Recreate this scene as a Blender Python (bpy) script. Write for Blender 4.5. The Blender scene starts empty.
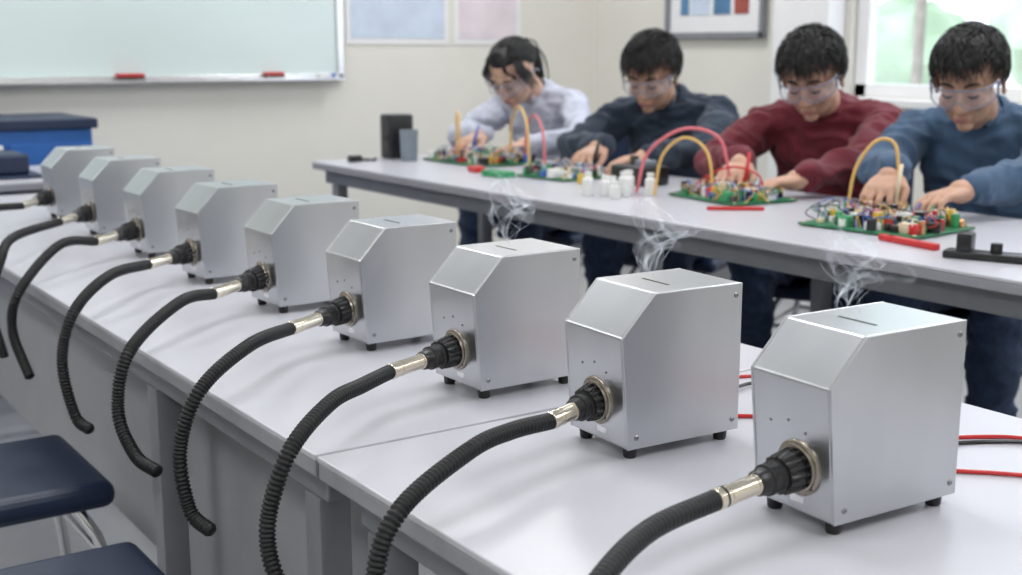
import bpy, bmesh, math, random
from mathutils import Vector, Matrix, noise, Quaternion
random.seed(7)
sc=bpy.context.scene
# ---------------------------------------------------------------- materials
def mat(name,col,rough=.5,metal=0.0,nscale=0,namp=0.0,bump=0.0,bscale=50,stretch=(1,1,1),alpha=1.0,trans=0.0,spec=None,coat=0.0,sheen=0.0,rvar=0.0,sss=0.0):
    m=bpy.data.materials.new(name); m.use_nodes=True
    nt=m.node_tree; b=nt.nodes["Principled BSDF"]
    b.inputs["Base Color"].default_value=(*col,1); b.inputs["Roughness"].default_value=rough
    b.inputs["Metallic"].default_value=metal
    b.inputs["Alpha"].default_value=alpha
    b.inputs["Transmission Weight"].default_value=trans
    b.inputs["Coat Weight"].default_value=coat
    if spec is not None: b.inputs["Specular IOR Level"].default_value=spec
    if sheen: b.inputs["Sheen Weight"].default_value=sheen
    if sss:
        b.inputs["Subsurface Weight"].default_value=sss; b.inputs["Subsurface Scale"].default_value=.01
    tc=nt.nodes.new("ShaderNodeTexCoord"); mp=nt.nodes.new("ShaderNodeMapping")
    mp.inputs["Scale"].default_value=stretch
    nt.links.new(tc.outputs["Object"],mp.inputs["Vector"])
    n=nt.nodes.new("ShaderNodeTexNoise"); n.inputs["Scale"].default_value=nscale or 20; n.inputs["Detail"].default_value=4
    nt.links.new(mp.outputs["Vector"],n.inputs["Vector"])
    r=nt.nodes.new("ShaderNodeValToRGB")
    k=namp
    r.color_ramp.elements[0].position=.3; r.color_ramp.elements[1].position=.7
    r.color_ramp.elements[0].color=(*[max(0,c*(1-k)) for c in col],1)
    r.color_ramp.elements[1].color=(*[min(1,c*(1+k)) for c in col],1)
    nt.links.new(n.outputs["Fac"],r.inputs["Fac"]); nt.links.new(r.outputs["Color"],b.inputs["Base Color"])
    if rvar:
        mr=nt.nodes.new("ShaderNodeMapRange"); mr.inputs["To Min"].default_value=rough-rvar; mr.inputs["To Max"].default_value=rough+rvar
        nt.links.new(n.outputs["Fac"],mr.inputs["Value"]); nt.links.new(mr.outputs["Result"],b.inputs["Roughness"])
    if bump:
        n2=nt.nodes.new("ShaderNodeTexNoise"); n2.inputs["Scale"].default_value=bscale; n2.inputs["Detail"].default_value=3
        nt.links.new(mp.outputs["Vector"],n2.inputs["Vector"])
        bp=nt.nodes.new("ShaderNodeBump"); bp.inputs["Strength"].default_value=bump; bp.inputs["Distance"].default_value=.002
        nt.links.new(n2.outputs["Fac"],bp.inputs["Height"]); nt.links.new(bp.outputs["Normal"],b.inputs["Normal"])
    return m
M=dict(
 alu=mat("brushed_aluminium",(.555,.57,.59),.31,1.0,10,.05,.035,26,(1,1,.35),rvar=.06),
 aluedge=mat("polished_edge",(.75,.75,.76),.25,.95,20,.03),
 nickel=mat("nickel",(.36,.32,.27),.24,1.0,60,.08),
 brass=mat("brass_nickel",(.74,.67,.56),.18,1.0,60,.06),
 black=mat("black_plastic",(.012,.012,.013),.35,0,40,.2),
 rubber=mat("black_rubber",(.008,.0085,.0095),.48,0,80,.2,.15,300,spec=.38),
 darkmetal=mat("dark_metal",(.12,.11,.10),.3,.9,40,.1),
 slot=mat("slot_dark",(.05,.07,.05),.6,0,40,.1),
 screw=mat("screw_steel",(.30,.30,.31),.3,.95,80,.1),
 top=mat("laminate_top",(.545,.545,.59),.30,0,5,.02,.03,200),
 topedge=mat("laminate_edge",(.30,.30,.33),.5,0,30,.04),
 frame=mat("grey_steel_frame",(.24,.25,.27),.45,.3,20,.05),
 panel=mat("grey_panel",(.30,.31,.33),.55,0,8,.05),
 wall=mat("wall_paint_cream",(.75,.73,.67),.85,0,3,.02,.05,120),
 ceil=mat("ceiling_white",(.82,.82,.82),.9,0,5,.02,.1,90),
 floor=mat("vinyl_floor",(.40,.41,.43),.35,0,6,.05,.03,60),
 wb=mat("whiteboard_surface",(.66,.76,.75),.18,0,2,.02),
 white=mat("white_paint",(.82,.82,.82),.4,0,10,.02),
 navy=mat("navy_vinyl",(.010,.022,.060),.42,0,30,.1,.2,250),
 blue=mat("blue_panel",(.02,.12,.40),.45,0,10,.06),
 chrome=mat("chrome",(.7,.7,.72),.15,1,30,.02),
 poster1=mat("poster_paper_blue",(.58,.66,.78),.7,0,7,.08),
 poster2=mat("poster_paper_pink",(.74,.66,.70),.7,0,7,.08),
 artred=mat("art_red",(.35,.08,.06),.6,0,9,.2), artblue=mat("art_blue",(.08,.20,.35),.6,0,9,.2),
 pcb=mat("pcb_green",(.02,.17,.07),.4,0,60,.3), red=mat("red_plastic",(.55,.02,.02),.35,0,30,.08),
 yellow=mat("yellow_plastic",(.70,.46,.05),.4,0,30,.08), ywire=mat("yellow_wire",(.74,.46,.14),.4,0,30,.06),
 pink=mat("pink_wire",(.72,.17,.20),.4,0,30,.06), gwire=mat("green_plastic",(.04,.30,.12),.4,0,30,.1),
 bwire=mat("blue_plastic",(.05,.12,.45),.4,0,30,.1), cream=mat("cream_plastic",(.70,.60,.42),.45,0,30,.05),
 bottle=mat("white_bottle",(.80,.80,.78),.35,0,30,.03), copper=mat("copper",(.70,.36,.18),.3,1,60,.1),
 slate=mat("slate_cup",(.20,.24,.28),.5,0,30,.08),
 hair=mat("black_hair",(.010,.009,.009),.45,0,200,.5,.3,400,(1,1,1)),
 leaf=mat("foliage_pale",(.50,.64,.46),.8,0,3,.25), bark=mat("bark",(.35,.31,.27),.8,0,10,.2),
 paving=mat("outdoor_paving",(.6,.6,.58),.8,0,8,.1),
 shoe=mat("shoe_black",(.03,.03,.03),.5,0,30,.1),
 lips=mat("lips",(.42,.17,.15),.45,0,60,.06),
 denim=mat("denim",(.022,.040,.085),.85,0,60,.25,.4,500),
)
def skinm(n,c): return mat(n,c,.5,0,40,.05,.1,300,sss=.08)
def trans_mat(name,col,a,rough=.05):
    m=bpy.data.materials.new(name); m.use_nodes=True; nt=m.node_tree; nt.nodes.clear()
    o=nt.nodes.new("ShaderNodeOutputMaterial"); mx=nt.nodes.new("ShaderNodeMixShader")
    t=nt.nodes.new("ShaderNodeBsdfTransparent"); g=nt.nodes.new("ShaderNodeBsdfPrincipled")
    t.inputs[0].default_value=(.93,.94,.97,1)
    g.inputs["Base Color"].default_value=(*col,1); g.inputs["Roughness"].default_value=rough
    mx.inputs[0].default_value=a
    nt.links.new(t.outputs[0],mx.inputs[1]); nt.links.new(g.outputs[0],mx.inputs[2]); nt.links.new(mx.outputs[0],o.inputs[0])
    return m,nt,mx
lens_m,_,_=trans_mat("clear_lens",(.70,.73,.88),.13)
glass_m,_,_=trans_mat("window_glass",(.9,.95,1),.05)
smoke_m=bpy.data.materials.new("smoke"); smoke_m.use_nodes=True; nt=smoke_m.node_tree; nt.nodes.clear()
o=nt.nodes.new("ShaderNodeOutputMaterial"); mx=nt.nodes.new("ShaderNodeMixShader"); t=nt.nodes.new("ShaderNodeBsdfTransparent")
d1=nt.nodes.new("ShaderNodeBsdfDiffuse"); d2=nt.nodes.new("ShaderNodeBsdfTranslucent"); ad=nt.nodes.new("ShaderNodeAddShader")
d1.inputs[0].default_value=(.72,.76,.82,1); d2.inputs[0].default_value=(.62,.66,.72,1)
nt.links.new(d1.outputs[0],ad.inputs[0]); nt.links.new(d2.outputs[0],ad.inputs[1])
at=nt.nodes.new("ShaderNodeAttribute"); at.attribute_name="dens"
n=nt.nodes.new("ShaderNodeTexNoise"); n.inputs["Scale"].default_value=40
tcn=nt.nodes.new("ShaderNodeTexCoord"); nt.links.new(tcn.outputs["Object"],n.inputs["Vector"])
mr=nt.nodes.new("ShaderNodeMapRange"); mr.inputs["From Min"].default_value=.35; mr.inputs["From Max"].default_value=.68; mr.inputs["To Min"].default_value=.08; mr.inputs["To Max"].default_value=.36
ml=nt.nodes.new("ShaderNodeMath"); ml.operation='MULTIPLY'
nt.links.new(n.outputs["Fac"],mr.inputs["Value"]); nt.links.new(mr.outputs["Result"],ml.inputs[0]); nt.links.new(at.outputs["Fac"],ml.inputs[1])
nt.links.new(ml.outputs[0],mx.inputs[0]); nt.links.new(t.outputs[0],mx.inputs[1]); nt.links.new(ad.outputs[0],mx.inputs[2]); nt.links.new(mx.outputs[0],o.inputs[0])

# ---------------------------------------------------------------- builder
class B:
    def __init__(s): s.v=[];s.f=[];s.m=[];s.sm=[];s.mats=[]
    def add(s,vs,fs,m,smooth=False,mx=None):
        if m not in s.mats: s.mats.append(m)
        i=s.mats.index(m); o=len(s.v)
        s.v+= [ (mx@Vector(v)) if mx else Vector(v) for v in vs]
        for f in fs: s.f.append([o+k for k in f]); s.m.append(i); s.sm.append(smooth)
    def bm(s,b,m,smooth=False,mx=None):
        b.verts.ensure_lookup_table()
        for i,v in enumerate(b.verts): v.index=i
        s.add([v.co.copy() for v in b.verts],[[v.index for v in f.verts] for f in b.faces],m,smooth,mx); b.free()
    def box(s,c,d,m,bev=0.0,mx=None,rz=0,rot=None,segs=2):
        b=bmesh.new(); bmesh.ops.create_cube(b,size=1); bmesh.ops.scale(b,vec=d,verts=b.verts)
        if bev: bmesh.ops.bevel(b,geom=b.edges[:],offset=bev,segments=segs,affect='EDGES',profile=.5)
        R=rot if rot else Matrix.Rotation(rz,4,'Z')
        T=Matrix.Translation(c)@R
        s.bm(b,m,False,(mx@T) if mx else T)
    def prism(s,prof,y0,y1,m,bev=0.0,mx=None):
        b=bmesh.new(); a=[b.verts.new((x,y0,z)) for x,z in prof]; c=[b.verts.new((x,y1,z)) for x,z in prof]
        n=len(prof); b.faces.new(a); b.faces.new(c[::-1])
        for i in range(n): b.faces.new((a[i],c[i],c[(i+1)%n],a[(i+1)%n]))
        bmesh.ops.recalc_face_normals(b,faces=b.faces)
        if bev: bmesh.ops.bevel(b,geom=b.edges[:],offset=bev,segments=2,affect='EDGES',profile=.5)
        s.bm(b,m,False,mx)
    def lathe(s,o,ax,prof,m,n=28,ridge=None,mx=None,smooth=True):
        ax=Vector(ax).normalized(); u=ax.orthogonal().normalized(); w=ax.cross(u); o=Vector(o)
        vs=[];fs=[]
        for j,(d,r) in enumerate(prof):
            for i in range(n):
                a=2*math.pi*i/n; rr=r
                if ridge and r>ridge[0] and i%4>1: rr=r-ridge[1]
                vs.append(o+ax*d+(u*math.cos(a)+w*math.sin(a))*rr)
        for j in range(len(prof)-1):
            for i in range(n):
                k=(i+1)%n; fs.append((j*n+i,j*n+k,(j+1)*n+k,(j+1)*n+i))
        fs.append(tuple(range(n))[::-1]); fs.append(tuple((len(prof)-1)*n+i for i in range(n)))
        s.add(vs,fs,m,smooth,mx)
    def cyl(s,p0,p1,r,m,n=16,r1=None,mx=None,smooth=True):
        p0=Vector(p0);p1=Vector(p1); L=(p1-p0).length; e=min(r*.12,L*.2); r1=r if r1 is None else r1
        s.lathe(p0,p1-p0,[(0,r-e),(e,r),(L-e,r1),(L,r1-e)],m,n,None,mx,smooth)
    def ell(s,c,r,m,rot=None,mx=None,n=20):
        b=bmesh.new(); bmesh.ops.create_uvsphere(b,u_segments=n,v_segments=max(8,n*2//3),radius=1)
        R=(rot if rot else Matrix.Identity(4))
        T=Matrix.Translation(c)@R@Matrix.Diagonal((r[0],r[1],r[2],1))
        s.bm(b,m,True,(mx@T) if mx else T)
    def tube(s,pts,rad,m,n=10,mx=None,smooth=True,flat=1.0):
        pts=[Vector(p) for p in pts]; N=len(pts)
        if not hasattr(rad,'__len__'): rad=[rad]*N
        t0=(pts[1]-pts[0]).normalized(); u=t0.orthogonal().normalized(); vs=[];fs=[]
        for j in range(N):
            t=(pts[min(j+1,N-1)]-pts[max(j-1,0)]).normalized()
            u=(u-t*u.dot(t)).normalized(); w=t.cross(u)
            for i in range(n):
                a=2*math.pi*i/n; vs.append(pts[j]+(u*math.cos(a)+w*math.sin(a)*flat)*rad[j])
        for j in range(N-1):
            for i in range(n):
                k=(i+1)%n; fs.append((j*n+i,j*n+k,(j+1)*n+k,(j+1)*n+i))
        fs.append(tuple(range(n))[::-1]); fs.append(tuple((N-1)*n+i for i in range(n)))
        s.add(vs,fs,m,smooth,mx)
    def capsule(s,p0,r0,p1,r1,m,mx=None,n=14):
        s.ell(p0,(r0,)*3,m,None,mx,n); s.ell(p1,(r1,)*3,m,None,mx,n)
        s.tube([p0,p1],[r0,r1],m,n,mx)
    def loft(s,secs,m,n=24,mx=None):
        vs=[];fs=[];N=len(secs)
        for c,rl,rd,t in secs:
            t=Vector(t).normalized(); lat=Vector((0,1,0)); dep=t.cross(lat).normalized(); c=Vector(c)
            for i in range(n):
                a=2*math.pi*i/n; vs.append(c+lat*math.cos(a)*rl+dep*math.sin(a)*rd)
        for j in range(N-1):
            for i in range(n):
                k=(i+1)%n; fs.append((j*n+i,j*n+k,(j+1)*n+k,(j+1)*n+i))
        fs.append(tuple(range(n))[::-1]); fs.append(tuple((N-1)*n+i for i in range(n)))
        s.add(vs,fs,m,True,mx)
    def mesh(s,name):
        me=bpy.data.meshes.new(name); me.from_pydata([tuple(v) for v in s.v],[],s.f)
        for m in s.mats: me.materials.append(M[m] if isinstance(m,str) else m)
        me.polygons.foreach_set("material_index",s.m); me.polygons.foreach_set("use_smooth",s.sm); me.update()
        return me
    def obj(s,name,parent=None,loc=None,sharp=True):
        me=s.mesh(name)
        if sharp and any(s.sm) and len(s.f)<60000:
            try: me.set_sharp_from_angle(angle=math.radians(38))
            except Exception: pass
        o=bpy.data.objects.new(name,me); sc.collection.objects.link(o)
        if parent: o.parent=parent
        if loc: o.location=loc
        return o
def empty(name,loc,rz=0):
    e=bpy.data.objects.new(name,None); e.empty_display_size=.1; e.location=loc; e.rotation_euler=(0,0,rz); sc.collection.objects.link(e); return e
def remesh(b,vox,smooth_it=4,fac=.5):
    me=b.mesh("tmp"); o=bpy.data.objects.new("tmp",me); sc.collection.objects.link(o)
    m=o.modifiers.new("r",'REMESH'); m.mode='VOXEL'; m.voxel_size=vox; m.use_smooth_shade=True
    s=o.modifiers.new("s",'SMOOTH'); s.factor=fac; s.iterations=smooth_it
    dg=bpy.context.evaluated_depsgraph_get(); ev=o.evaluated_get(dg)
    r=bpy.data.meshes.new_from_object(ev); bpy.data.objects.remove(o); bpy.data.meshes.remove(me)
    return r
def spline(pts,step=.01):
    P=[Vector(p) for p in pts]; P=[P[0]*2-P[1]]+P+[P[-1]*2-P[-2]]; out=[]
    for i in range(1,len(P)-2):
        a,b,c,d=P[i-1:i+3]; n=max(2,int((c-b).length/step))
        for k in range(n):
            t=k/n; out.append(.5*((2*b)+(c-a)*t+(2*a-5*b+4*c-d)*t*t+(3*b-a-3*c+d)*t**3))
    out.append(P[-2]); return out

# ---------------------------------------------------------------- camera
cam=bpy.data.cameras.new("camera"); co=bpy.data.objects.new("camera",cam); sc.collection.objects.link(co)
cam.sensor_width=36; cam.lens=1245.6/1022*36; co.location=(0,0,1.22)
co.rotation_euler=(math.radians(90-10.881),0,math.radians(-34.357)); cam.clip_start=.05
cam.dof.use_dof=True; cam.dof.focus_distance=1.55; cam.dof.aperture_fstop=5.6
sc.camera=co

# ---------------------------------------------------------------- room
XR=4.6; YB=5.84; XL=-2.6; H=2.9; YF=-2.0
b=B(); b.box(((XL+XR)/2,(YF+YB)/2,-.05),(XR-XL,YB-YF,.1),"floor"); b.obj("floor")
b=B(); b.box(((XL+XR)/2,(YF+YB)/2,H+.05),(XR-XL,YB-YF,.1),"ceil"); b.obj("ceiling")
b=B(); b.box(((XL+XR)/2,YB+.05,H/2),(XR-XL+.2,.1,H),"wall"); b.obj("wall_back")
b=B(); b.box(((XL+XR)/2,YF-.05,H/2),(XR-XL+.2,.1,H),"wall"); b.obj("wall_front")
b=B(); b.box((XL-.05,(YF+YB)/2,H/2),(.1,YB-YF,H),"wall"); b.obj("wall_left")
WY0,WY1,WZ0,WZ1=-.6,3.95,1.0,2.6
b=B()
b.box((XR+.08,(WY1+YB)/2,H/2),(.16,YB-WY1,H),"wall"); b.box((XR+.08,(YF+WY0)/2,H/2),(.16,WY0-YF,H),"wall")
b.box((XR+.08,(WY0+WY1)/2,WZ0/2),(.16,WY1-WY0,WZ0),"wall"); b.box((XR+.08,(WY0+WY1)/2,(WZ1+H)/2),(.16,WY1-WY0,H-WZ1),"wall")
b.obj("wall_right")
b=B(); b.box((XR-.06,4.16,H/2),(.12,.34,H),"white",.004); b.obj("trim_1")
b=B()
for y in (WY0+.04,.55,1.7,3.02,WY1-.04): b.box((XR+.06,y,(WZ0+WZ1)/2),(.06,.07,WZ1-WZ0),"white",.004)
for z in (WZ0+.03,WZ1-.03): b.box((XR+.06,(WY0+WY1)/2,z),(.06,WY1-WY0,.06),"white",.004)
b.box((XR-.03,(WY0+WY1)/2,WZ0-.02),(.16,WY1-WY0+.1,.035),"white",.004)
b.box((XR+.07,(WY0+WY1)/2,(WZ0+WZ1)/2),(.006,WY1-WY0-.1,WZ1-WZ0-.1),glass_m)
b.obj("window_1")
b=B(); b.box(((XL+XR)/2,YB-.008,.05),(XR-XL,.016,.1),"frame",.002); b.obj("baseboard_back")
b=B(); b.box((XR-.008,(YF+YB)/2,.05),(.016,YB-YF,.1),"frame",.002); b.obj("baseboard_right")
# whiteboard
b=B(); b.box((1.32,YB-.013,1.72),(3.2,.02,1.3),"wb")
for z in (1.075,2.37): b.box((1.32,YB-.020,z),(3.24,.036,.035),"aluedge",.004)
for x in (-.28,2.92): b.box((x,YB-.020,1.72),(.035,.036,1.3),"aluedge",.004)
b.box((1.32,YB-.05,1.068),(3.1,.09,.014),"aluedge",.003)
w=b.obj("whiteboard")
for nm,x,mm,l in (("whiteboard_eraser",1.83,"red",.13),("whiteboard_eraser",2.54,"darkmetal",.10),("marker_pen",2.83,"bwire",.09)):
    b=B()
    if nm=="marker_pen":
        b.cyl((x-l/2,YB-.06,1.086),(x+l*.2,YB-.06,1.086),.009,"white"); b.cyl((x+l*.2,YB-.06,1.086),(x+l/2,YB-.06,1.086),.0095,mm)
    else:
        b.box((x,YB-.06,1.083),(l,.045,.012),"darkmetal",.003); b.box((x,YB-.06,1.097),(l,.045,.016),"red",.005)
    b.obj(nm)
for x0,x1,mm in ((2.97,3.58,"poster1"),(3.62,4.05,"poster2")):
    b=B(); b.box(((x0+x1)/2,YB-.004,1.72),(x1-x0,.006,.96),"white"); b.box(((x0+x1)/2,YB-.0085,1.72),(x1-x0-.05,.003,.90),mm)
    b.box(((x0+x1)/2,YB-.011,2.05),(x1-x0-.12,.003,.12),"white"); b.obj("wall_poster")
b=B(); yc=4.84; zc_=1.64
b.box((XR-.012,yc,zc_),(.02,.72,.72),"white",.004)
for dy,mm,wd in ((-.2,"artred",.1),(-.06,"artblue",.12),(.1,"poster1",.14),(.22,"artblue",.06)): b.box((XR-.024,yc+dy,zc_),(.006,wd,.5),mm)
for dy in (-.35,.35): b.box((XR-.025,yc+dy,zc_),(.03,.03,.74),"frame",.003)
for dz in (-.355,.355): b.box((XR-.025,yc,zc_+dz),(.03,.73,.03),"frame",.003)
b.obj("framed_picture")
# outside trees
e=empty("tree_row",(9.5,2.5,0))
b=B()
for i in range(30):
    y=random.uniform(-4,6.5); z=random.uniform(.2,3.0); x=random.uniform(-.8,.8)
    b.cyl((x,y,0),(x,y,z),.05,"bark",8)
    bb=bmesh.new(); bmesh.ops.create_icosphere(bb,subdivisions=3,radius=random.uniform(.4,.75))
    for v in bb.verts: v.co*=1+.35*noise.noise(v.co*3+Vector((i,0,0)))
    b.bm(bb,"leaf",False,Matrix.Translation((x,y,z)))
b.obj("foliage",e)
b=B(); b.box((9.6,2.5,-.06),(9.6,16,.1),"paving"); b.obj("ground_outside")

# ---------------------------------------------------------------- tables
def table(name,x0,x1,y0,y1,z,legs,panel=None,apron_in=.05):
    e=empty(name,((x0+x1)/2,(y0+y1)/2,0)); cx,cy=(x0+x1)/2,(y0+y1)/2
    w,l=x1-x0,y1-y0
    b=B(); b.box((0,0,z-.004),(w,l,.008),"top",.002); b.box((0,0,z-.018),(w-.002,l-.002,.022),"topedge",.003); b.obj("tabletop",e)
    b=B()
    for sx in (-1,1): b.box((sx*(w/2-apron_in),0,z-.055),(.03,l-.08,.05),"frame",.003)
    for sy in (-1,1): b.box((0,sy*(l/2-.05),z-.055),(w-2*apron_in-.03,.03,.05),"frame",.003)
    b.obj("frame_rails",e)
    b=B()
    for y in legs:
        for sx in (-1,1):
            b.box((sx*(w/2-apron_in-.005),y-cy,(z-.08)/2+.01),(.045,.045,z-.1),"frame",.004)
            b.cyl((sx*(w/2-apron_in-.005),y-cy,0),(sx*(w/2-apron_in-.005),y-cy,.02),.02,"black")
        b.box((0,y-cy,.14),(w-2*apron_in,.03,.03),"frame",.003)
    b.obj("legs",e)
    if panel:
        b=B(); px,pz0=panel; b.box((px-cx,0,(pz0+z-.08)/2),(.016,l-.2,z-.08-pz0),"panel",.003); b.obj("modesty_panel",e)
    return e
table("lab_bench",.6,1.42,-.35,1.2815,.75,(-.2,1.2),(.74,.25))
table("lab_bench",.6,1.42,1.2870,4.25,.75,(1.37,1.98,4.1),(.74,.25))
table("student_bench",2.04,2.80,.3,4.32,.80,(.5,2.42,4.2))
e=empty("storage_cabinet",(.95,5.35,0))
b=B(); b.box((0,0,.46),(1.0,.5,.92),"blue",.006); b.box((0,0,.925),(1.04,.54,.04),"navy",.006)
for i in range(3):
    b.box((-.33+i*.33,-.255,.62),(.31,.012,.46),"white" if i==1 else "blue",.004); b.box((-.33+i*.33,-.268,.62),(.1,.012,.015),"chrome",.003)
    b.box((-.33+i*.33,-.255,.2),(.31,.012,.3),"blue",.004)
b.obj("cabinet_body",e)
table("side_bench",-.1,1.30,4.35,4.95,.78,(4.4,4.9))
b=B(); b.box((.55,4.335,.55),(.9,.02,.38),"blue",.006); b.obj("blue_divider_panel")
b=B(); b.box((.85,4.6,.785),(.5,.3,.01),"navy",.003); b.box((.85,4.62,.825),(.42,.24,.07),"navy",.01); b.obj("equipment_case")
def chair(name,x,y,rz,back=True,seatm="navy",k=1.0):
    e=empty(name,(x,y,0),rz)
    b=B(); b.box((0,0,.425),(.44*k,.42*k,.05),seatm,.022,segs=4); b.obj("seat",e)
    b=B()
    for sx in (-1,1):
        for sy in (-1,1):
            b.tube(spline([(sx*.13,sy*.13,.40),(sx*.17,sy*.17,.3),(sx*.20,sy*.19,.012)],.03),.011,"chrome",10)
            b.cyl((sx*.20,sy*.19,0),(sx*.20,sy*.19,.02),.015,"black")
    b.tube([(-.17,-.17,.30),(.17,-.17,.30),(.17,.17,.30),(-.17,.17,.30),(-.17,-.17,.30)],.008,"chrome",8)
    if back:
        for sy in (-1,1): b.tube(spline([(.13,sy*.15,.40),(.22*k,sy*.16,.45),(.25*k,sy*.16,.84)],.03),.011,"chrome",10)
    b.obj("legs",e)
    if back:
        b=B(); b.box((.245*k,0,.72),(.04,.40*k,.26),seatm,.018,segs=4); b.obj("backrest",e)
    return e
chair("lab_chair",.43,2.36,math.pi,k=.88)
chair("lab_chair",.375,1.72,math.pi,k=.88)
e=empty("lab_stool",(2.20,1.17,0))
b=B(); b.lathe((0,0,.54),(0,0,1),[(0,.13),(.004,.150),(.022,.155),(.036,.150),(.042,.13)],"red",36); b.obj("seat",e)
b=B()
for a in range(4):
    c_,s_=math.cos(a*math.pi/2+.78),math.sin(a*math.pi/2+.78)
    b.tube([(c_*.09,s_*.09,.545),(c_*.18,s_*.18,.0)],.011,"darkmetal",10)
b.tube([(math.cos(a*.3927)*.145,math.sin(a*.3927)*.145,.2) for a in range(17)],.008,"darkmetal",8); b.obj("legs",e)

# ---------------------------------------------------------------- enclosures
Z=.75
boxes=[(.768,.010,-2.5),(1.060,-.004,-3.0),(1.367,-.006,0),(1.696,-.004,.8),(2.039,0,1.6),(2.383,-.008,2.2),(2.762,.001,1.1),(3.131,.001,0),(3.534,.005,-1)]
hoses=[
 [(.785,.809,.803),(.692,.793,.800),(.61,.761,.785),(.545,.742,.74),(.525,.735,.66),(.54,.72,.56)],
 [(.807,1.101,.803),(.74,1.082,.808),(.672,1.059,.805),(.565,1.019,.775),(.53,1.009,.715),(.53,1.0,.62),(.55,.98,.55)],
 [(.759,1.39,.805),(.69,1.335,.81),(.622,1.287,.81),(.55,1.243,.777),(.52,1.242,.702),(.52,1.228,.641),(.545,1.20,.56)],
 [(.76,1.70,.805),(.651,1.595,.815),(.56,1.549,.775),(.53,1.553,.697),(.535,1.54,.616),(.55,1.502,.594)],
 [(.763,2.024,.805),(.675,1.94,.815),(.56,1.843,.77),(.53,1.821,.686),(.535,1.767,.630),(.55,1.711,.616)],
 [(.768,2.379,.805),(.648,2.222,.82),(.56,2.138,.781),(.53,2.126,.70),(.54,2.107,.606),(.555,2.07,.585)],
 [(.77,2.738,.805),(.667,2.63,.82),(.56,2.53,.753),(.54,2.53,.675),(.55,2.457,.592)],
 [(.79,3.10,.805),(.616,2.80,.82),(.56,2.683,.79),(.53,2.66,.70),(.54,2.62,.6)],
 [(.79,3.48,.805),(.66,3.30,.82),(.56,3.2,.78),(.53,3.18,.7),(.55,3.12,.6)]]
for i,(Y,dx,rot) in enumerate(boxes):
    L,W,Ht,zc,c,tp=.1767,.1172,.1951,.1470,.0462,.0103
    if i==0: L=.190; tp=.014; zc=.152; Ht=.199; W=.110
    x0=.8809+dx; rz=math.radians(rot)
    e=empty("fume_extractor_unit",(x0,Y,Z),rz)
    ft=.0135
    prof=[(tp,ft),(L,ft),(L,Ht),(c,Ht),(0,zc)]
    b=B(); b.prism(prof,.002,W-.002,"alu",.0022)
    b.obj("housing",e)
    for nm,ya,yb in (("side_cover",-.0006,.0025),("side_cover",W-.0025,W+.0006)):
        b=B(); b.prism(prof,ya,yb,"alu",.0010); b.obj(nm,e)
    b=B()
    for (x,z) in ((tp+.012,ft+.014),(L-.010,ft+.014),(L-.010,Ht-.014)):
        for yy,ax in ((-.0006,(0,-1,0)),(W+.0006,(0,1,0))):
            b.lathe((x,yy,z),ax,[(0,.0034),(.0008,.0034),(.0016,.0024)],"screw",14)
            b.box((x,yy+ax[1]*.0017,z),(.0036,.0003,.0006),"black")
    fx=lambda z: tp+(0-tp)*(z-ft)/(zc-ft)
    for (y,z) in ((.035,.100),(.058,.108),(.083,.102)):
        b.lathe((fx(z),y,z),(-1,0,0),[(0,.0016),(.001,.0016),(.0014,.0010)],"screw",12)
    b.obj("screws",e)
    b=B(); b.box((c+.045,W*.5,Ht+.0001),(.0035,.05,.0006),"slot"); b.box((fx(.026)-.0002,.05,.027),(.0008,.018,.007),"aluedge",.0003); b.obj("top_vent_slot",e)
    b=B()
    for (x,y) in ((tp+.014,.014),(L-.016,.014),(tp+.014,W-.014),(L-.016,W-.014)):
        b.lathe((x,y,0),(0,0,1),[(0,.007),(.002,.008),(.012,.0088),(.0142,.0088)],"black",18)
    b.obj("feet",e)
    inv=(Matrix.Translation((x0,Y,Z))@Matrix.Rotation(rz,4,'Z')).inverted()
    hp=[inv@Vector(p) for p in hoses[i]]
    fz=.062; F=Vector((fx(fz),.056 if i else .045,fz)); ax=(hp[0]-F); T=ax.length; ax.normalize()
    nx=Vector((-1,0,-.07))
    b=B()
    b.lathe(F,nx,[(-.001,.0290),(.0020,.0290),(.0030,.0280),(.0034,.0255),(.0060,.0250),(.0066,.0240),(.0066,.0222),(.003,.0215)],"nickel",44)
    b.lathe(F,nx,[(.0005,.0225),(.0045,.0225),(.0046,.018)],"darkmetal",36)
    for a in range(4):
        an=a*math.pi/2+.78; q=F+Vector((-.0028,math.cos(an)*.0268,math.sin(an)*.0268)); b.lathe(q,nx,[(0,.0013),(.0012,.0013),(.0015,.0008)],"screw",10)
    b.obj("connector_flange",e)
    b=B(); s=T/.10
    b.lathe(F,ax,[(.001,.0195),(.006,.0195),(.0065,.0215),(.012,.0218),(.0125,.0205),(.0135,.0205),(.014,.0218),(.026*s,.0205),(.027*s,.0185)],"black",64,(.0202,.0022))
    b.lathe(F,ax,[(.026*s,.0165),(.030*s,.0168),(.031*s,.0150),(.036*s,.0150),(.037*s,.0160),(.042*s,.0160),(.043*s,.0138),(.052*s,.0128),(.054*s,.0110)],"black",36)
    b.obj("locking_collar",e)
    b=B()
    b.lathe(F,ax,[(.050*s,.0095),(.0502*s,.0108),(.056*s,.0108),(.0562*s,.0099),(T-.020,.0099),(T-.0198,.0104),(T-.016,.0104),(T-.0158,.0099),(T-.008,.0099),(T-.0078,.0108),(T-.001,.0108),(T,.0098)],"brass",32)
    b.obj("ferrule",e)
    path=spline([hp[0]-ax*.012]+hp,.00135)
    r0=.0090 if i else .0100
    rad=[]
    for k,p in enumerate(path):
        ph=k%4
        rad.append(r0*1.06 if k<8 else (r0+(.0003 if ph<2 else -.0003) if i==0 else r0+(.0009 if ph<2 else -.0010)))
    rad[-1]=r0*.8
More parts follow.
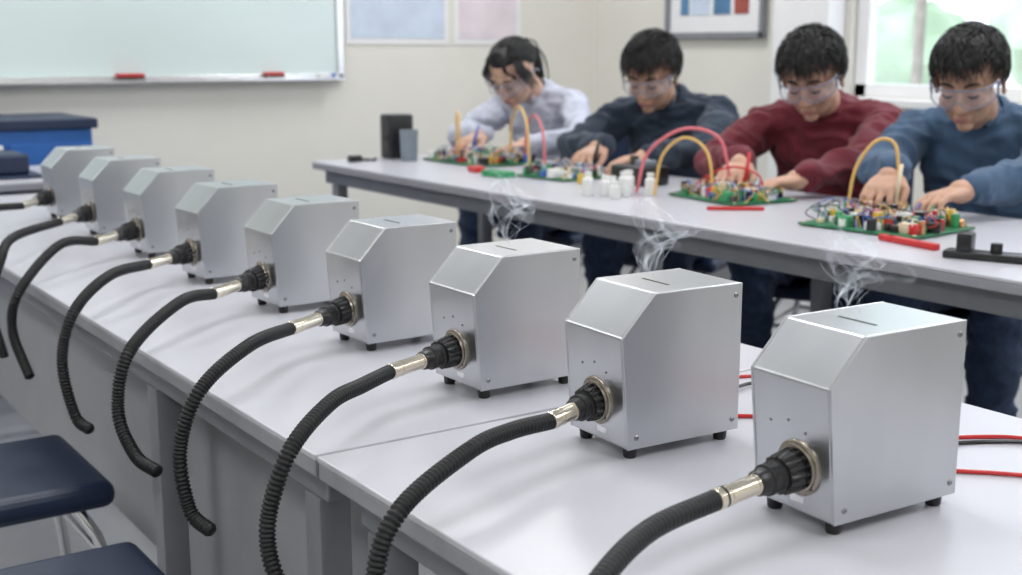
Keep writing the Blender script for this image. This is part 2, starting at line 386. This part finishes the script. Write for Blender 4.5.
    b=B(); b.tube(path,rad,"rubber",20); b.obj("flex_hose",e,None,False)
def lead(name,pts,m):
    b=B(); b.tube(spline(pts,.008),.0026,m,8); return b.obj(name)
lead("red_power_lead",[(1.082,.85,.80),(1.13,.89,.765),(1.22,.92,.7528),(1.33,.86,.7528),(1.34,.78,.7528),(1.25,.75,.7528),(1.19,.80,.7528),(1.11,.88,.7528)],"red")
lead("black_power_lead",[(1.082,.82,.80),(1.14,.875,.765),(1.25,.885,.7535),(1.34,.82,.7535),(1.37,.70,.7528),(1.36,.55,.7528)],"black")
lead("red_power_lead",[(1.060,1.12,.80),(1.12,1.20,.765),(1.24,1.26,.7528),(1.345,1.19,.7528),(1.31,1.08,.7528),(1.20,1.06,.7528),(1.11,1.12,.7528)],"red")
lead("black_power_lead",[(1.060,1.09,.80),(1.13,1.17,.765),(1.26,1.215,.7535),(1.36,1.13,.7528),(1.39,1.05,.7528)],"black")

# ---------------------------------------------------------------- smoke
def smoke(name,loc,h,seed,n=14):
    rnd=random.Random(seed); b=B(); dens=[]
    for k in range(n):
        off=Vector((rnd.uniform(-.008,.008),rnd.uniform(-.016,.016),0)); ph=rnd.uniform(0,6); am=rnd.uniform(.006,.020); hh=h*rnd.uniform(.5,1.08)
        N=60; P=[]; w0=rnd.uniform(.0015,.0085)
        for j in range(N):
            t=j/(N-1); sw=am*(.2+1.7*t)
            P.append(Vector((off.x+sw*math.sin(ph+t*6)+.012*t, off.y*(.3+t)+sw*1.3*math.cos(ph*1.3+t*7.5), hh*t + .012*math.sin(t*10+ph)*t)))
        vs=[];fs=[]
        for j,p in enumerate(P):
            t=j/(N-1); wd=.0006+w0*math.sin(math.pi*min(1,t))**.8
            a=ph+t*4; d=Vector((math.cos(a)*.8,-math.sin(a)*.8,.5))*wd
            for q,dn in ((-1,0),(-.6,.3),(-.15,.9),(.2,.8),(.6,.35),(1,0)):
                vs.append(p+d*q); dens.append(dn*min(1,t*8)*(1-t)**.6)
        for j in range(N-1):
            for q in range(5): fs.append((6*j+q,6*j+q+1,6*(j+1)+q+1,6*(j+1)+q))
        b.add(vs,fs,smoke_m,True)
    o=b.obj(name,None,loc,False); at=o.data.attributes.new("dens",'FLOAT','POINT'); at.data.foreach_set("value",dens)
    return o
smoke("smoke_wisp",(.995,.84,Z+.201),.095,1); smoke("smoke_wisp",(.98,1.13,Z+.196),.105,2); smoke("smoke_wisp",(.97,1.43,Z+.196),.11,3)

# ---------------------------------------------------------------- student bench clutter
TZ=.80
def board(name,x,y,w,l,seed,n,rz=0):
    rnd=random.Random(seed); e=empty(name,(x,y,TZ),rz)
    b=B(); b.box((0,0,.006),(w,l,.006),"pcb",.001)
    for sx in (-1,1):
        for sy in (-1,1): b.cyl((sx*(w/2-.01),sy*(l/2-.01),0),(sx*(w/2-.01),sy*(l/2-.01),.011),.005,"cream",8)
    b.obj("circuit_board_base",e)
    b=B(); cols=["black","black","black","slate","darkmetal","red","yellow","gwire","gwire","bwire","cream","copper","aluedge","bottle","bottle"]
    for k in range(n):
        px=rnd.uniform(-w/2+.012,w/2-.012); py=rnd.uniform(-l/2+.012,l/2-.012); t=rnd.random(); c=rnd.choice(cols); z0=.009
        if t<.32:
            r=rnd.uniform(.005,.012); h=rnd.uniform(.012,.040); b.cyl((px,py,z0),(px,py,z0+h),r,c,12); b.cyl((px,py,z0+h-.001),(px,py,z0+h+.001),r*.8,"aluedge",10)
        elif t<.60:
            d=(rnd.uniform(.010,.030),rnd.uniform(.010,.035),rnd.uniform(.008,.030)); b.box((px,py,z0+d[2]/2),d,c,.0012,rz=rnd.choice([0,1.57,.4]))
        elif t<.72:
            r=rnd.uniform(.004,.008); b.cyl((px,py,z0),(px,py,z0+.012),r,c,10); b.ell((px,py,z0+.012),(r,r,r),c,None,None,8)
        else:
            q=[(px,py,z0),(px+rnd.uniform(-.01,.01),py+rnd.uniform(-.01,.01),z0+rnd.uniform(.02,.05)),(px+rnd.uniform(-.04,.04),py+rnd.uniform(-.05,.05),z0+.025),(px+rnd.uniform(-.05,.05),py+rnd.uniform(-.06,.06),z0)]
            b.tube(spline(q,.008),.0015,rnd.choice(["red","ywire","black","gwire","bwire","bottle"]),6)
    b.obj("components",e); return e
board("circuit_board",2.39,1.92,.25,.32,11,210,.1)
board("circuit_board",2.50,2.55,.22,.30,12,150,-.1)
board("circuit_board",2.46,3.30,.20,.24,13,110,.1)
board("circuit_board",2.54,3.92,.26,.40,14,210)
def arc(name,p0,p1,h,m,r=.0035):
    p0=Vector(p0);p1=Vector(p1);mid=(p0+p1)/2
    P=[p0,p0.lerp(mid,.25)+Vector((0,0,h*.7)),mid+Vector((0,0,h)),p1.lerp(mid,.25)+Vector((0,0,h*.72)),p1]
    b=B(); b.tube(spline(P,.01),r,m,8); b.obj(name)
arc("yellow_jumper_cable",(2.60,4.16,.804),(2.66,4.28,.84),.15,"ywire",.0045)
arc("yellow_jumper_cable",(2.62,3.84,.82),(2.54,3.60,.804),.20,"ywire",.005)
arc("pink_jumper_cable",(2.66,3.80,.82),(2.58,3.56,.804),.17,"pink",.0045)
arc("pink_jumper_cable",(2.36,2.80,.804),(2.52,2.58,.86),.16,"pink",.005)
arc("yellow_jumper_cable",(2.36,2.72,.804),(2.44,2.56,.82),.16,"ywire",.0045)
arc("yellow_jumper_cable",(2.50,2.13,.82),(2.57,2.03,.90),.13,"ywire",.0045)
arc("red_jumper_cable",(2.46,2.62,.82),(2.56,2.48,.82),.07,"red",.003)
e=empty("bottle_cluster",(2.31,2.78,TZ)); b=B()
for (dx,dy,h) in ((-.06,.03,.06),(-.02,-.02,.075),(.03,.03,.07),(.0,.07,.05),(.06,-.03,.065),(-.08,-.04,.05),(-.10,.06,.07),(.05,.08,.06)):
    b.lathe((dx,dy,0),(0,0,1),[(0,.014),(.003,.016),(h*.7,.016),(h*.8,.009),(h*.85,.009),(h*.86,.011),(h,.011)],"bottle",16)
b.obj("bottles",e)
def strip(name,x,y,l,rz,m,h=.014,w=.02):
    b=B(); b.box((0,0,h/2),(w,l,h),m,.003); b.box((0,l*.3,h*.5),(w*1.15,l*.12,h*1.0),m,.003); o=b.obj(name,None,(x,y,TZ)); o.rotation_euler=(0,0,rz)
strip("red_tool_handle",2.22,1.72,.17,-.15,"red"); strip("red_tool_handle",2.33,2.36,.15,.9,"red",.01,.012); strip("red_component_tray",2.33,3.62,.07,-.2,"red",.02,.04)
strip("yellow_component_tray",2.40,3.10,.05,-.2,"yellow",.03,.03)
strip("green_tray",2.30,3.44,.12,.1,"gwire",.02,.05)
b=B(); b.box((0,0,.03),(.11,.16,.06),"black",.008); b.box((0,-.03,.068),(.05,.05,.02),"slate",.004); b.cyl((.02,.05,.06),(.02,.05,.085),.014,"darkmetal"); b.obj("black_meter_box",None,(2.54,3.00,TZ))
b=B(); b.box((0,0,.008),(.05,.20,.016),"black",.004); b.box((.0,.06,.03),(.04,.03,.045),"black",.004); b.box((.04,-.08,.008),(.12,.03,.016),"black",.004); b.cyl((.0,.0,.016),(0,0,.035),.012,"black"); o=b.obj("black_clamp",None,(2.20,1.49,TZ)); o.rotation_euler=(0,0,.4)
b=B(); b.box((0,0,.085),(.10,.09,.17),"black",.008); b.cyl((-.051,0,.115),(-.047,0,.115),.03,"darkmetal"); b.cyl((-.051,0,.05),(-.047,0,.05),.022,"darkmetal"); b.obj("desk_speaker",None,(2.37,4.25,TZ))
b=B(); b.lathe((0,0,0),(0,0,1),[(0,.028),(.003,.031),(.115,.035),(.117,.033),(.01,.029)],"slate",28); b.obj("grey_cup",None,(2.355,4.13,TZ))
b=B(); b.tube(spline([(0,0,.006),(.03,.03,.006),(.06,-.02,.006),(.10,.02,.006)],.01),.005,"black",8); b.box((0,0,.012),(.05,.03,.024),"black",.004); b.obj("black_plug_cable",None,(2.16,4.20,TZ))

# ---------------------------------------------------------------- people
def hand_mesh(curl=1.0,pinch=.0,skin=None):
    b=B(); m=skin
    b.ell((.048,0,0),(.052,.040,.0165),m); b.ell((.075,.004,.0),(.026,.040,.0145),m); b.capsule((-.02,0,0),.026,(.02,0,0),.028,m)
    b.ell((.03,.026,-.008),(.03,.018,.016),m)
    for k,(y,l,dy) in enumerate(((.030,.074,.12),(.010,.082,.03),(-.011,.076,-.05),(-.029,.060,-.14))):
        p=Vector((.086-abs(y)*.15,y,.002)); a=math.radians(22)*curl
        if pinch and k==0: a=math.radians(38)
        segs=(.45,.30,.25); rr=[.0094,.0088,.0082,.0072]
        if k==3: rr=[r*.86 for r in rr]
        q=p-Vector((.02,0,0)); b.capsule(q,rr[0],p,rr[0],m,n=10)
        for j,sg in enumerate(segs):
            d=Vector((math.cos(a)*math.cos(dy),math.sin(dy)*math.cos(a),-math.sin(a)))
            p2=p+d*l*sg; b.capsule(p,rr[j],p2,rr[j+1],m,n=10); p=p2
            a+=math.radians((36,30)[min(j,1)])*curl*(1.15 if k==3 else 1)
    b.capsule((.018,.026,-.006),.0145,(.048,.050,-.016),.0115,m,n=10); b.capsule((.048,.050,-.016),.0115,(.074,.052,-.030),.0100,m,n=10); b.capsule((.074,.052,-.030),.0100,(.094,.044,-.044),.0084,m,n=10)
    return remesh(b,.003,3,.4)
def frame(d,up):
    d=Vector(d).normalized(); y=Vector(up).cross(d).normalized(); z=d.cross(y)
    return Matrix((d,y,z)).transposed().to_4x4()
def ik(S,Wp,l1,l2,pole):
    d=Wp-S; D=min(d.length,(l1+l2)*.995); a=(l1*l1-l2*l2+D*D)/(2*D); h=math.sqrt(max(0,l1*l1-a*a)); dn=d.normalized()
    p=pole-dn*pole.dot(dn); return S+dn*a+p.normalized()*h
def head(e,loc,yaw,pitch,roll,sc_,skin,style,seed):
    R=Matrix.Translation(loc)@Matrix.Rotation(math.radians(yaw),4,'Z')@Matrix.Rotation(math.radians(pitch),4,'Y')@Matrix.Rotation(math.radians(roll),4,'X')@Matrix.Scale(sc_,4)
    b=B(); m=skin
    b.ell((-.012,0,.032),(.092,.074,.080),m,n=32); b.ell((.026,0,-.030),(.058,.060,.076),m,n=32)
    b.ell((.026,0,-.068),(.050,.050,.040),m); b.ell((.060,0,-.096),(.019,.020,.015),m)
    b.capsule((.082,0,.004),.0075,(.101,0,-.032),.0105,m); b.ell((.092,.011,-.036),(.010,.007,.007),m); b.ell((.092,-.011,-.036),(.010,.007,.007),m)
    for s in (-1,1):
        b.capsule((.080,s*.008,.018),.008,(.070,s*.042,.022),.009,m); b.ell((.058,s*.036,-.030),(.024,.022,.022),m)
        b.ell((.0715,s*.030,-.001),(.0125,.016,.010),m)
        rot=Matrix.Rotation(s*.35,4,'Z')@Matrix.Rotation(-.2,4,'Y')
        b.ell((-.008,s*.077,-.008),(.018,.006,.031),m,rot); b.ell((-.002,s*.079,-.034),(.009,.006,.010),m)
    b.ell((.082,0,-.063),(.010,.022,.0055),m); b.ell((.080,0,-.071),(.010,.018,.006),m)
    b.capsule((-.025,0,-.05),.050,(-.052,0,-.115),.051,m)
    me=remesh(b,.0034,3,.45); me.transform(R)
    for p in me.polygons: p.use_smooth=True
    o=bpy.data.objects.new("head",me); sc.collection.objects.link(o); o.parent=e
    b=B()
    b.ell((.0845,0,-.0635),(.009,.020,.0042),"lips",None,R,14); b.ell((.083,0,-.0705),(.009,.016,.0050),"lips",None,R,14)
    b.obj("lips",e)
    b=B()
    for s in (-1,1):
        pts=spline([(.0895,s*.011,.022),(.087,s*.028,.029),(.076,s*.046,.025)],.004); b.tube(pts,[.0016+.0022*math.sin(math.pi*k/(len(pts)-1)) for k in range(len(pts))],"hair",8,R)
        pts=spline([(.083,s*.017,-.004),(.0853,s*.030,-.007),(.079,s*.043,-.003)],.003); b.tube(pts,[.0014+.0016*math.sin(math.pi*k/(len(pts)-1)) for k in range(len(pts))],"hair",8,R)
    b.obj("eyebrows_and_lashes",e)
    b=B(); vs=[];fs=[]; N=36; rows=8
    def gp(th,t):
        y=.079*math.sin(th); x=.030+.078*math.cos(th)**.8 if math.cos(th)>0 else .03
        notch=.020*math.exp(-(y/.013)**2); zt=.024-.004*abs(math.sin(th)); zb=-.026+.012*abs(math.sin(th))**3+notch
        return Vector((x,y,zb+(zt-zb)*t-.001))
    th0=math.radians(82)
    for i in range(N+1):
        th=-th0+2*th0*i/N
        for j in range(rows+1): vs.append(gp(th,j/rows))
    for i in range(N):
        for j in range(rows): fs.append((i*(rows+1)+j,(i+1)*(rows+1)+j,(i+1)*(rows+1)+j+1,i*(rows+1)+j+1))
    b.add(vs,fs,lens_m,True,R)
    gm=GM
    b.tube([gp(-th0+2*th0*i/N,1) for i in range(N+1)],.0024,gm,8,R); b.tube([gp(-th0+2*th0*i/N,0) for i in range(N+1)],.0018,gm,8,R)
    for s in (-1,1):
        b.tube([gp(s*th0,0),gp(s*th0,1)],.003,gm,8,R)
        b.tube([gp(s*th0,.6),Vector((.0,s*.081,.006)),Vector((-.03,s*.082,-.002)),Vector((-.045,s*.080,-.02))],.0036,gm,8,R)
    b.obj("safety_goggles",e)
    rnd=random.Random(seed); b=B(); C=Vector((-.012,0,.030)); RR=Vector((.094,.0765,.083))
    def hairline(n):
        hx=n.x
        if hx>.35: return .50
        if hx>-.15: return .50-(.35-hx)/.5*.54
        return -.04-(-.15-hx)/.85*.55
    vs=[];fs=[];U=48;V=26
    for j in range(V+1):
        ph=math.pi*j/V
        for i in range(U):
            a=2*math.pi*i/U; n_=Vector((math.sin(ph)*math.cos(a),math.sin(ph)*math.sin(a),math.cos(ph)))
            hl=hairline(n_)
            lift=1.05+(.07 if style!='pony' else .05)*max(0,min(1,(n_.z-hl)*3))+.02*noise.noise(n_*5+Vector((seed,0,0)))
            if n_.z<hl: lift=.96
            vs.append(C+Vector((n_.x*RR.x,n_.y*RR.y,n_.z*RR.z))*lift)
    for j in range(V):
        for i in range(U):
            k=(i+1)%U; q=(j*U+i,(j+1)*U+i,(j+1)*U+k,j*U+k); cc=(vs[q[0]]+vs[q[1]]+vs[q[2]]+vs[q[3]])/4-C
            n_=Vector((cc.x/RR.x,cc.y/RR.y,cc.z/RR.z)).normalized()
            if n_.z>hairline(n_)-.06: fs.append(q)
    b.add(vs,fs,"hair",True,R)
    crown=Vector((-.35,.1*(1 if seed%2 else -1),.93)).normalized()
    tie=Vector((-.97,0,.0)).normalized()
    cnt=1400 if style!='pony' else 1000
    made=0
    while made<cnt:
        n_=Vector((rnd.gauss(0,1),rnd.gauss(0,1),rnd.gauss(0,1))).normalized()
        if n_.z<hairline(n_)+.02: continue
        made+=1
        Lh=rnd.uniform(.040,.075)
        if style!='pony':
            if n_.x>.2: Lh=rnd.uniform(.036,.062)
            if n_.x<-.4: Lh*=.8
        base=1.03+rnd.uniform(0,.13 if style!='pony' else .07); P=[];rad=[]; K=8; d=n_.copy()
        j1=Vector((rnd.gauss(0,1),rnd.gauss(0,1),rnd.gauss(0,1)))*(.55 if style=='messy' else .38)
        curl_=rnd.uniform(-.9,.9)
        for k in range(K):
            t=k/(K-1)
            P.append(C+Vector((d.x*RR.x,d.y*RR.y,d.z*RR.z))*(base+(.13*t*(1-t*.6) if style!='pony' else .04*t)+ (.08*t if style=='messy' else .02*t)))
            rad.append(max(.0004,.0025*(1-t**2.2)+.0003))
            if style=='pony': g=(tie-d)+j1*.3
            else: g=(d-crown)+Vector((.18,0,-.12))+j1
            g=g-d*g.dot(d)
            if g.length<1e-4: g=Vector((1,0,0))-d*d.x
            g.normalize(); g=(g+d.cross(g)*curl_*t).normalized()
            d=(d+g*(Lh/(K-1))/.085).normalized()
        b.tube(P,rad,"hair",4,R,True,.6)
    if style=='pony':
        T0=C+Vector((tie.x*RR.x,tie.y*RR.y,tie.z*RR.z))*1.06
        for k in range(180):
            o_=Vector((rnd.gauss(0,.007),rnd.gauss(0,.010),rnd.gauss(0,.009))); w_=rnd.uniform(.6,1.5)
            P=spline([T0+o_*.5+Vector((.01,0,0)),T0+Vector((-.018,0,-.01))+o_,T0+Vector((-.022,0,-.05))+o_*w_*1.3,T0+Vector((-.005,0,-.10))+o_*w_*1.5,T0+Vector((.02,.01,-.14-rnd.uniform(0,.04)))+o_*w_],.02)
            b.tube(P,[.0032*(1-(i/(len(P)-1))**3)+.0004 for i in range(len(P))],"hair",4,R,True)
        b.ell(T0,(.012,.014,.014),"navy",None,R)
        for s in (-1,1):
            for k in range(30):
                x=.040+rnd.uniform(-.030,.018); P=spline([(x-.02,s*.056,.082),(x+.008,s*.078,.045),(x-.010,s*.084,.0),(x-.026,s*.081,-.045+rnd.uniform(-.025,.02))],.02)
                b.tube(P,[.0026*(1-(i/(len(P)-1))**2)+.0004 for i in range(len(P))],"hair",4,R,True)
            for k in range(40):
                y0=rnd.uniform(.0,.02)*s; P=spline([(.02+rnd.uniform(-.02,.02),y0,.118),(.060,y0+s*.022,.100),(.082,s*(.040+rnd.uniform(-.008,.008)),.066),(.070,s*.066,.030+rnd.uniform(-.01,.01))],.015)
                b.tube(P,[.0026*(1-(i/(len(P)-1))**2)+.0004 for i in range(len(P))],"hair",4,R,True)
    b.obj("hair",e,None,False)
    return R
GM=mat("goggle_frame",(.22,.22,.28),.3,0,40,.05)
def student(hd,hz,a,yaw,pitch,roll,hands,shirt,skin,style,seed,collar=True,fem=False,hs=1.12,up=.03,sink=.33,tool="black"):
    ar=math.radians(a); ca,sa=math.cos(ar),math.sin(ar)
    O=Vector((hd[0]+sink*ca,hd[1]+sink*sa,0)); e=empty("student",O,ar)
    Ri=Matrix.Rotation(-ar,3,'Z')
    def l(p): return Ri@(Vector(p)-O)
    w=.92 if fem else 1.0
    hl=l((hd[0],hd[1],hz))
    R=head(e,hl,yaw-a,pitch,roll,hs,skin,style,seed)
    ntop=R@Vector((-.045,0,-.085))
    nb=Vector((-.16,0,1.00+up))
    b=B(); bones=[]
    def sec(x,z,rl,rd,t): return (Vector((x-3.28,0,z)),rl*w,rd,t)
    b.loft([sec(3.32,.455,.10,.08,(0,0,1)),sec(3.31,.48,.155,.115,(0,0,1)),sec(3.30,.56,.172,.128,(0,0,1)),sec(3.28,.67,.155,.118,(-.2,0,1)),sec(3.24,.78,.162,.120,(-.35,0,1)),
            sec(3.195,.88,.182,.122,(-.4,0,1)),sec(3.16,.945+up*.6,.188,.110,(-.45,0,1)),sec(3.135,.985+up,.155,.085,(-.5,0,1)),sec(3.125,1.01+up,.095,.064,(-.4,0,1)),sec(3.115,1.03+up,.056,.052,(-.5,0,1))],"white",28)
    bones.append((Vector((.02,0,.66)),Vector((-.13,0,.95)),'s',.17)); bones.append((Vector((.03,0,.45)),Vector((.02,0,.58)),'p',.17))
    b.capsule(nb-Vector((0,0,.02)),.053,ntop,.050,"white"); 
    bones.append((nb+Vector((0,0,.04)),ntop,'n',.05))
    for s,(hp,hdirv,curl,pinch) in zip((-1,1),hands):
        sh=Vector((-.145, s*.190*w,.945+up)); 
        b.capsule(Vector((-.145,s*.06,.965+up)),.062,sh,.064*w,"white")
        hp=l(hp); hdv=(Ri@Vector(hdirv)).normalized(); wr=hp-hdv*.065
        el=ik(sh,wr,.30,.265,Vector((.15,s*1.0,-.55)))
        if el.z<.86: el.z=.86
        b.capsule(sh,.064*w,el,.050*w,"white"); b.capsule(el,.051*w,wr,.034*w,"white")
        mid=el.lerp(wr,.35); b.ell(mid,(.050*w,)*3,"white")
        bones.append((sh,el,'s',.05)); bones.append((el,wr,'s',.04))
        hm=hand_mesh(curl,pinch,skin)
        F_=frame(hdv,(0.1,0,1))
        ty=F_@Vector((0,1,0))
        mir=Matrix.Diagonal((1,1,1,1)) if ty.y*s<0 else Matrix.Diagonal((1,-1,1,1))
        HM=Matrix.Translation(wr+hdv*.012)@F_@mir@Matrix.Scale(1.05,4)
        hm.transform(HM)
        if mir[1][1]<0: hm.flip_normals()
        for p in hm.polygons: p.use_smooth=True
        o=bpy.data.objects.new("hand",hm); sc.collection.objects.link(o); o.parent=e
        if pinch:
            c=B(); A_=HM@Vector((.045,.045,.050)); B_=HM@Vector((.100,.044,-.028)); C_=HM@Vector((.128,.043,-.070))
            c.tube([A_,A_.lerp(B_,.5),B_],[.0045,.0062,.0050],tool,12); c.tube([B_,C_],[.0026,.0010],"darkmetal",10); c.obj("soldering_pen",e,None,False)
        c=B(); dd=(wr-el).normalized()
        c.lathe(wr-dd*.03,dd,[(0,.034*w),(.006,.0385*w),(.034,.0370*w),(.038,.034*w),(.036,.029)],shirt,24); c.obj("sleeve_cuff",e,None,False)
    for s in (-1,1):
        hip=Vector((-.01,s*.09,.545)); kn=Vector((-.42,s*.14,.545)); an=Vector((-.38,s*.13,.10))
        b.capsule(hip,.096*w,kn,.068*w,"white"); b.capsule(kn,.068*w,an,.050,"white"); 
        bones.append((hip,kn,'p',.08)); bones.append((kn,an,'p',.055))
        b.ell((an.x-.05,an.y,.052),(.135,.048,.05),"white"); bones.append((Vector((an.x-.13,an.y,.03)),Vector((an.x+.05,an.y,.03)),'f',.03))
    me=remesh(b,.0072,4,.5)
    for m_ in (shirt,M["denim"],skin,M["shoe"]): me.materials.append(m_)
    while len(me.materials)>4: me.materials.pop(index=0)
    idx={'s':0,'p':1,'n':2,'f':3}
    def near(p):
        best=None;bd=9
        for a_,c,t,r in bones:
            ab=c-a_; u_=max(0,min(1,(p-a_).dot(ab)/ab.length_squared)); d_=(p-(a_+ab*u_)).length-r
            if d_<bd: bd=d_;best=t
        return best
    nm=[v.normal.copy() for v in me.vertices]
    sd=Vector((seed*3.1,seed*1.7,0))
    for v,n_ in zip(me.vertices,nm):
        q=v.co
        if (q-ntop).length<.07: continue
        f=noise.noise(Vector((q.x*8,q.y*8,q.z*14))+sd)
        wv=noise.noise_vector(q*6+sd)*.35
        f2=(1-abs(noise.noise(Vector((q.x*9+q.z*11,q.y*10-q.z*5,q.z*14))+wv*3+sd))*2.4)
        f3=(1-abs(noise.noise(Vector((q.x*20-q.z*12,q.y*22,q.z*24))+wv*4-sd))*2.2)
        v.co=q+n_*(f*.009+max(-.3,f2)*.012+f3*.0036)
    for p in me.polygons:
        p.use_smooth=True; c=p.center; t=near(c)
        if t=='s' and c.z<.60: t='p'
        if t=='p' and c.z>.62: t='s'
        if c.z<.085 : t='f'
        p.material_index=idx[t]
    o=bpy.data.objects.new("body",me); sc.collection.objects.link(o); o.parent=e
    ax=(ntop-nb).normalized(); c=B(); base=nb+ax*.008
    if collar:
        c.lathe(base,ax,[(-.016,.070),(.004,.064),(.026,.058),(.030,.060),(.027,.064),(.004,.073),(-.014,.080)],shirt,32)
        for s in (-1,1):
            q=base+Vector((-.062,s*.026,-.004)); rot=Matrix.Rotation(s*.5,4,'Z')@Matrix.Rotation(.45,4,'Y')
            c.box(q,(.010,.040,.055),shirt,.004,None,0,rot)
    else:
        c.lathe(base,ax,[(-.006,.064),(.006,.060),(.014,.056),(.018,.0575),(.014,.061),(-.008,.070)],shirt,32)
    c.obj("collar",e,None,False)
    ch=chair("student_chair",O.x+.02*ca,O.y+.02*sa,ar)
    return e
sk1=skinm("skin_light",(.62,.39,.29)); sk2=skinm("skin_tan",(.54,.32,.22)); sk3=skinm("skin_warm",(.56,.33,.235)); sk4=skinm("skin_medium",(.53,.31,.215))
def cloth(n,c): return mat(n,c,.85,0,25,.15,.35,350,sheen=.1)
lab=cloth("shirt_lavender_white",(.52,.54,.64)); nav=cloth("shirt_dark_navy",(.020,.034,.058)); mar=cloth("sweater_maroon",(.13,.010,.020)); den=cloth("shirt_blue_denim",(.050,.098,.175))
student((2.95,2.12),1.14,20,202,27,0,[((2.60,1.90,.868),(-.9,.15,-.15),.9,0),((2.55,2.06,.885),(-.9,-.3,-.35),1.1,1)],den,sk4,'short',3,tool="cream")
student((2.95,2.68),1.14,26,208,30,3,[((2.62,2.46,.85),(-.85,.35,-.1),.8,0),((2.60,2.64,.872),(-.8,-.35,-.3),1.1,1)],mar,sk3,'messy',4,collar=False,tool="red")
student((2.95,3.43),1.135,26,208,29,-3,[((2.65,3.16,.86),(-.9,.3,-.1),.8,0),((2.65,3.39,.87),(-.9,-.2,-.25),1.1,1)],nav,sk2,'messy',5)
student((2.93,4.27),1.12,18,200,36,0,[((2.70,3.92,.85),(-.9,.3,-.15),.9,0),((2.70,4.22,.865),(-.85,-.1,-.2),1.1,1)],lab,sk1,'pony',6,fem=True,hs=1.14,tool="bwire")

# ---------------------------------------------------------------- lights
def area(n,loc,sx,sy,p,rot=(0,0,0),col=(1,1,1)):
    l=bpy.data.lights.new(n,'AREA'); l.shape='RECTANGLE'; l.size=sx; l.size_y=sy; l.energy=p; l.color=col
    o=bpy.data.objects.new(n,l); o.location=loc; o.rotation_euler=rot; sc.collection.objects.link(o); return o
for x in (-1.2,1.1,3.4):
    for y in (-.6,2.0,4.6): area("ceiling_panel_light",(x,y,H-.04),.6,1.2,23 if x<3 else 26,col=(.985,.99,1))
p=area("window_portal",(XR+.2,(WY0+WY1)/2,(WZ0+WZ1)/2),WZ1-WZ0,WY1-WY0,1,(0,math.radians(90),0)); p.data.cycles.is_portal=True
w=bpy.data.worlds.new("world"); sc.world=w; w.use_nodes=True
bg=w.node_tree.nodes["Background"]; bg.inputs[0].default_value=(.88,.94,1,1); bg.inputs[1].default_value=3.0
sc.view_settings.view_transform='Standard'
